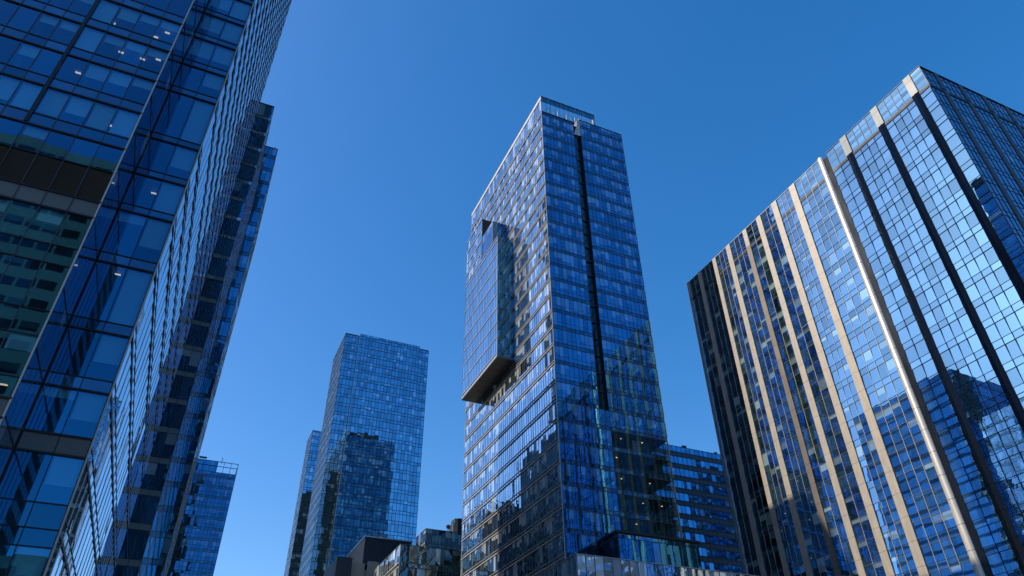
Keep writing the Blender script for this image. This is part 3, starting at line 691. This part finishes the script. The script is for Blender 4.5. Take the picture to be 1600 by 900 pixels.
Yd = 220.0
dx0, _, dz1 = at(571.3, 836.9, Yd); dxr = at(643.4, 845.3, Yd)[0]; dz0 = at(567.5, 882, Yd)[2]
T = thing('navy_clad_building', 'plain navy ribbed building with a grey side wall, below the far blue tower', 'building', (dx0, Yd, 0))
mb = MB(); mb.box(dx0+0.05, Yd, dz0, dxr, Yd+26, dz1-0.4)
for a in cols(dx0+0.4, dxr-0.4, 1.0): mb.box(a-0.06, Yd-0.12, dz0, a+0.06, Yd-0.01, dz1-0.4)
mb.build('ribbed_wall', NAVY, T)
mb = MB(); mb.box(dx0-0.12, Yd, dz0, dx0+0.04, Yd+26, dz1-0.4); mb.build('side_wall', CONC, T)
mb = MB(); mb.box(dx0-0.3, Yd-0.3, dz1-0.39, dxr+0.3, Yd+26, dz1)
mb.build('roof_edge', SILVER, T)
mb = MB()
for (u, v) in ((Yd+6, dz0+2), (Yd+11, dz0+4.2), (Yd+15, dz0+2.5), (Yd+8, dz0+5), (Yd+19, dz0+4.0)): mb.box(dx0-0.17, u, v, dx0-0.125, u+0.7, v+0.5)
mb.build('wall_vent', DARKM, T)
mb = MB(); mb.box(dx0-1.0, Yd-5.5, 0, dxr+2, Yd-0.2, dz0-3.0); mb.build('lower_wall', LCONC, T)
f = Face(dx0+1.5, Yd-0.2, (1, 0, 0), (0, -1, 0)); band(f, T, 'clerestory_window', GL_PALE, cols(0, 12, 2.4), dz0-3.0, dz0-0.1, 0.01)
mb = MB(); mb.box(dx0-9.0, Yd-6.5, 0, dx0-4.5, Yd+12, dz0-0.2); mb.box(dx0-4.5, Yd-4.0, dz0-3, dx0-1.2, Yd+10, dz0-1.2); mb.build('side_block', NAVY, T)
mb = MB(); mb.box(dx0-4.4, Yd-6.0, 0, dx0-0.6, Yd-5.6, dz0-1.4); mb.box(dx0+0.2, Yd-6.2, 0, dx0+3.4, Yd-5.7, dz0-0.6); mb.build('stone_screen', LCONC, T)
mb = MB(); mb.bar((dx0+5.3, Yd+0.6, dz1), (dx0+5.3, Yd+0.6, dz1+0.7), (0.55, 0.5), 10); mb.bar((dx0+5.3, Yd+0.6, dz1+0.7), (dx0+5.3, Yd+0.6, dz1+1.1), (0.5, 0.1), 10); mb.build('roof_vent', CONC, T)

# ================================================================== towers only seen mirrored in the glass
def mirror_block(name, label, cat, x0, x1, y0, y1, top, pitch, wall, glass, w=3.0, faces='+y-x', sp=1.3, w0=None, grp=None, tilt=0.004):
    T = thing(name, label, cat, ((x0+x1)/2, (y0+y1)/2, 0), grp)
    mb = MB(); mb.box(x0, y0, 0, x1, y1, top); mb.build('wall', wall, T)
    for key, f, Ln in (('+y', Face(x1, y1, (-1, 0, 0), (0, 1, 0)), x1-x0), ('-y', Face(x0, y0, (1, 0, 0), (0, -1, 0)), x1-x0), ('-x', Face(x0, y1, (0, -1, 0), (-1, 0, 0)), y1-y0), ('+x', Face(x1, y0, (0, 1, 0), (1, 0, 0)), y1-y0)):
        if key not in faces: continue
        mb = MB(); z = 4.0; cs = cols(0.6, Ln-0.6, w)
        while z < top-pitch:
            for a, b in zip(cs[:-1], cs[1:]): f.pane(mb, a+0.25, b-0.25, z+sp, z+pitch-0.1, 0.03, tilt, rnd_pane(0.25, 0.1))
            z += pitch
        o = mb.build('window_grid', glass, T); o['kind'] = 'stuff'
    return T
mirror_block('mirrored_tower', 'blue glass slab seen only as the reflection low on the front of the central tower', 'tower', 140, 205, -50, -20, 113, 4.2, CORE, GL_DEEP, 2.6, sp=1.8)
mirror_block('mirrored_tower', 'grey concrete tower with dark windows seen only mirrored in the nearest panes at lower left', 'tower', -70, -30.5, -60, -30, 106, 4.0, LCONC, GL_DULL, 3.2, faces='+y+x', sp=2.1)
mirror_block('mirrored_tower', 'dark tower seen only mirrored in the narrow dark bands right of the nearest tower', 'tower', -18, -4, -70, -32, 164, 4.2, CORE, GL_DEEP, 2.2)
mirror_block('mirrored_building', 'low grey building seen only mirrored in the bottom left corner panes', 'building', -30, -19, -50, -26, 33, 4.0, CONC, GL_GREEN, 2.6, faces='+y')
mirror_block('mirrored_tower', 'very tall blue grey tower hidden behind the nearest one, mirrored in the finned tower', 'tower', -85, -24, 250, 285, 305, 4.3, TEALW, GL_DULL, 3.2, faces='-y+x')
mirror_block('mirrored_tower', 'broad dark tower seen only mirrored in the banded block right of the central tower', 'tower', 328, 440, -30, -20, 205, 4.2, CORE, GL_DEEP, 3.5)
mirror_block('mirrored_tower', 'dark teal tower hidden behind the stepped towers, mirrored low on the central tower', 'tower', -40, -6, 235, 286, 134, 4.3, TEALW, GL_DULL, 3.0, faces='-y+x')

# bare street trees beside the camera, mirrored at the foot of the nearest tower
def bare_tree(x, y, h, label, seed):
    rg = random.Random(seed)
    T = thing('bare_tree', label, 'tree', (x, y, 0), 'bare street trees by the pavement')
    tr = MB(); br = MB()
    def grow(p, d, ln, r, lev, mb):
        n = 3 if lev == 0 else 2
        for i in range(n):
            q = p + d*(ln/n); mb.bar(p, q, (r*(1-0.18*i), r*(1-0.18*(i+1))), 7 if lev < 2 else 4)
            p = q; d = (d + Vector((rg.uniform(-.12, .12), rg.uniform(-.12, .12), 0.05))).normalized()
            if lev < 4 and (lev > 0 or i > 0):
                for _ in range(2):
                    dd = (d + Vector((rg.uniform(-.9, .9), rg.uniform(-.9, .9), rg.uniform(-.05, .5)))).normalized()
                    grow(p, dd, ln*rg.uniform(.42, .6), r*0.5, lev+1, br)
        if lev < 4: grow(p, d, ln*0.6, r*0.55, lev+1, br)
    grow(Vector((x, y, 0)), Vector((0.02, 0, 1)), h*0.5, 0.26, 0, tr)
    tr.build('trunk', BARK, T); br.build('branches', BARK, T)
bare_tree(-14.2, 14.5, 19.5, 'leafless street tree, the one nearer the open street', 3)
bare_tree(-20.5, 13, 18, 'leafless street tree, the one nearer the glass tower wall', 5)
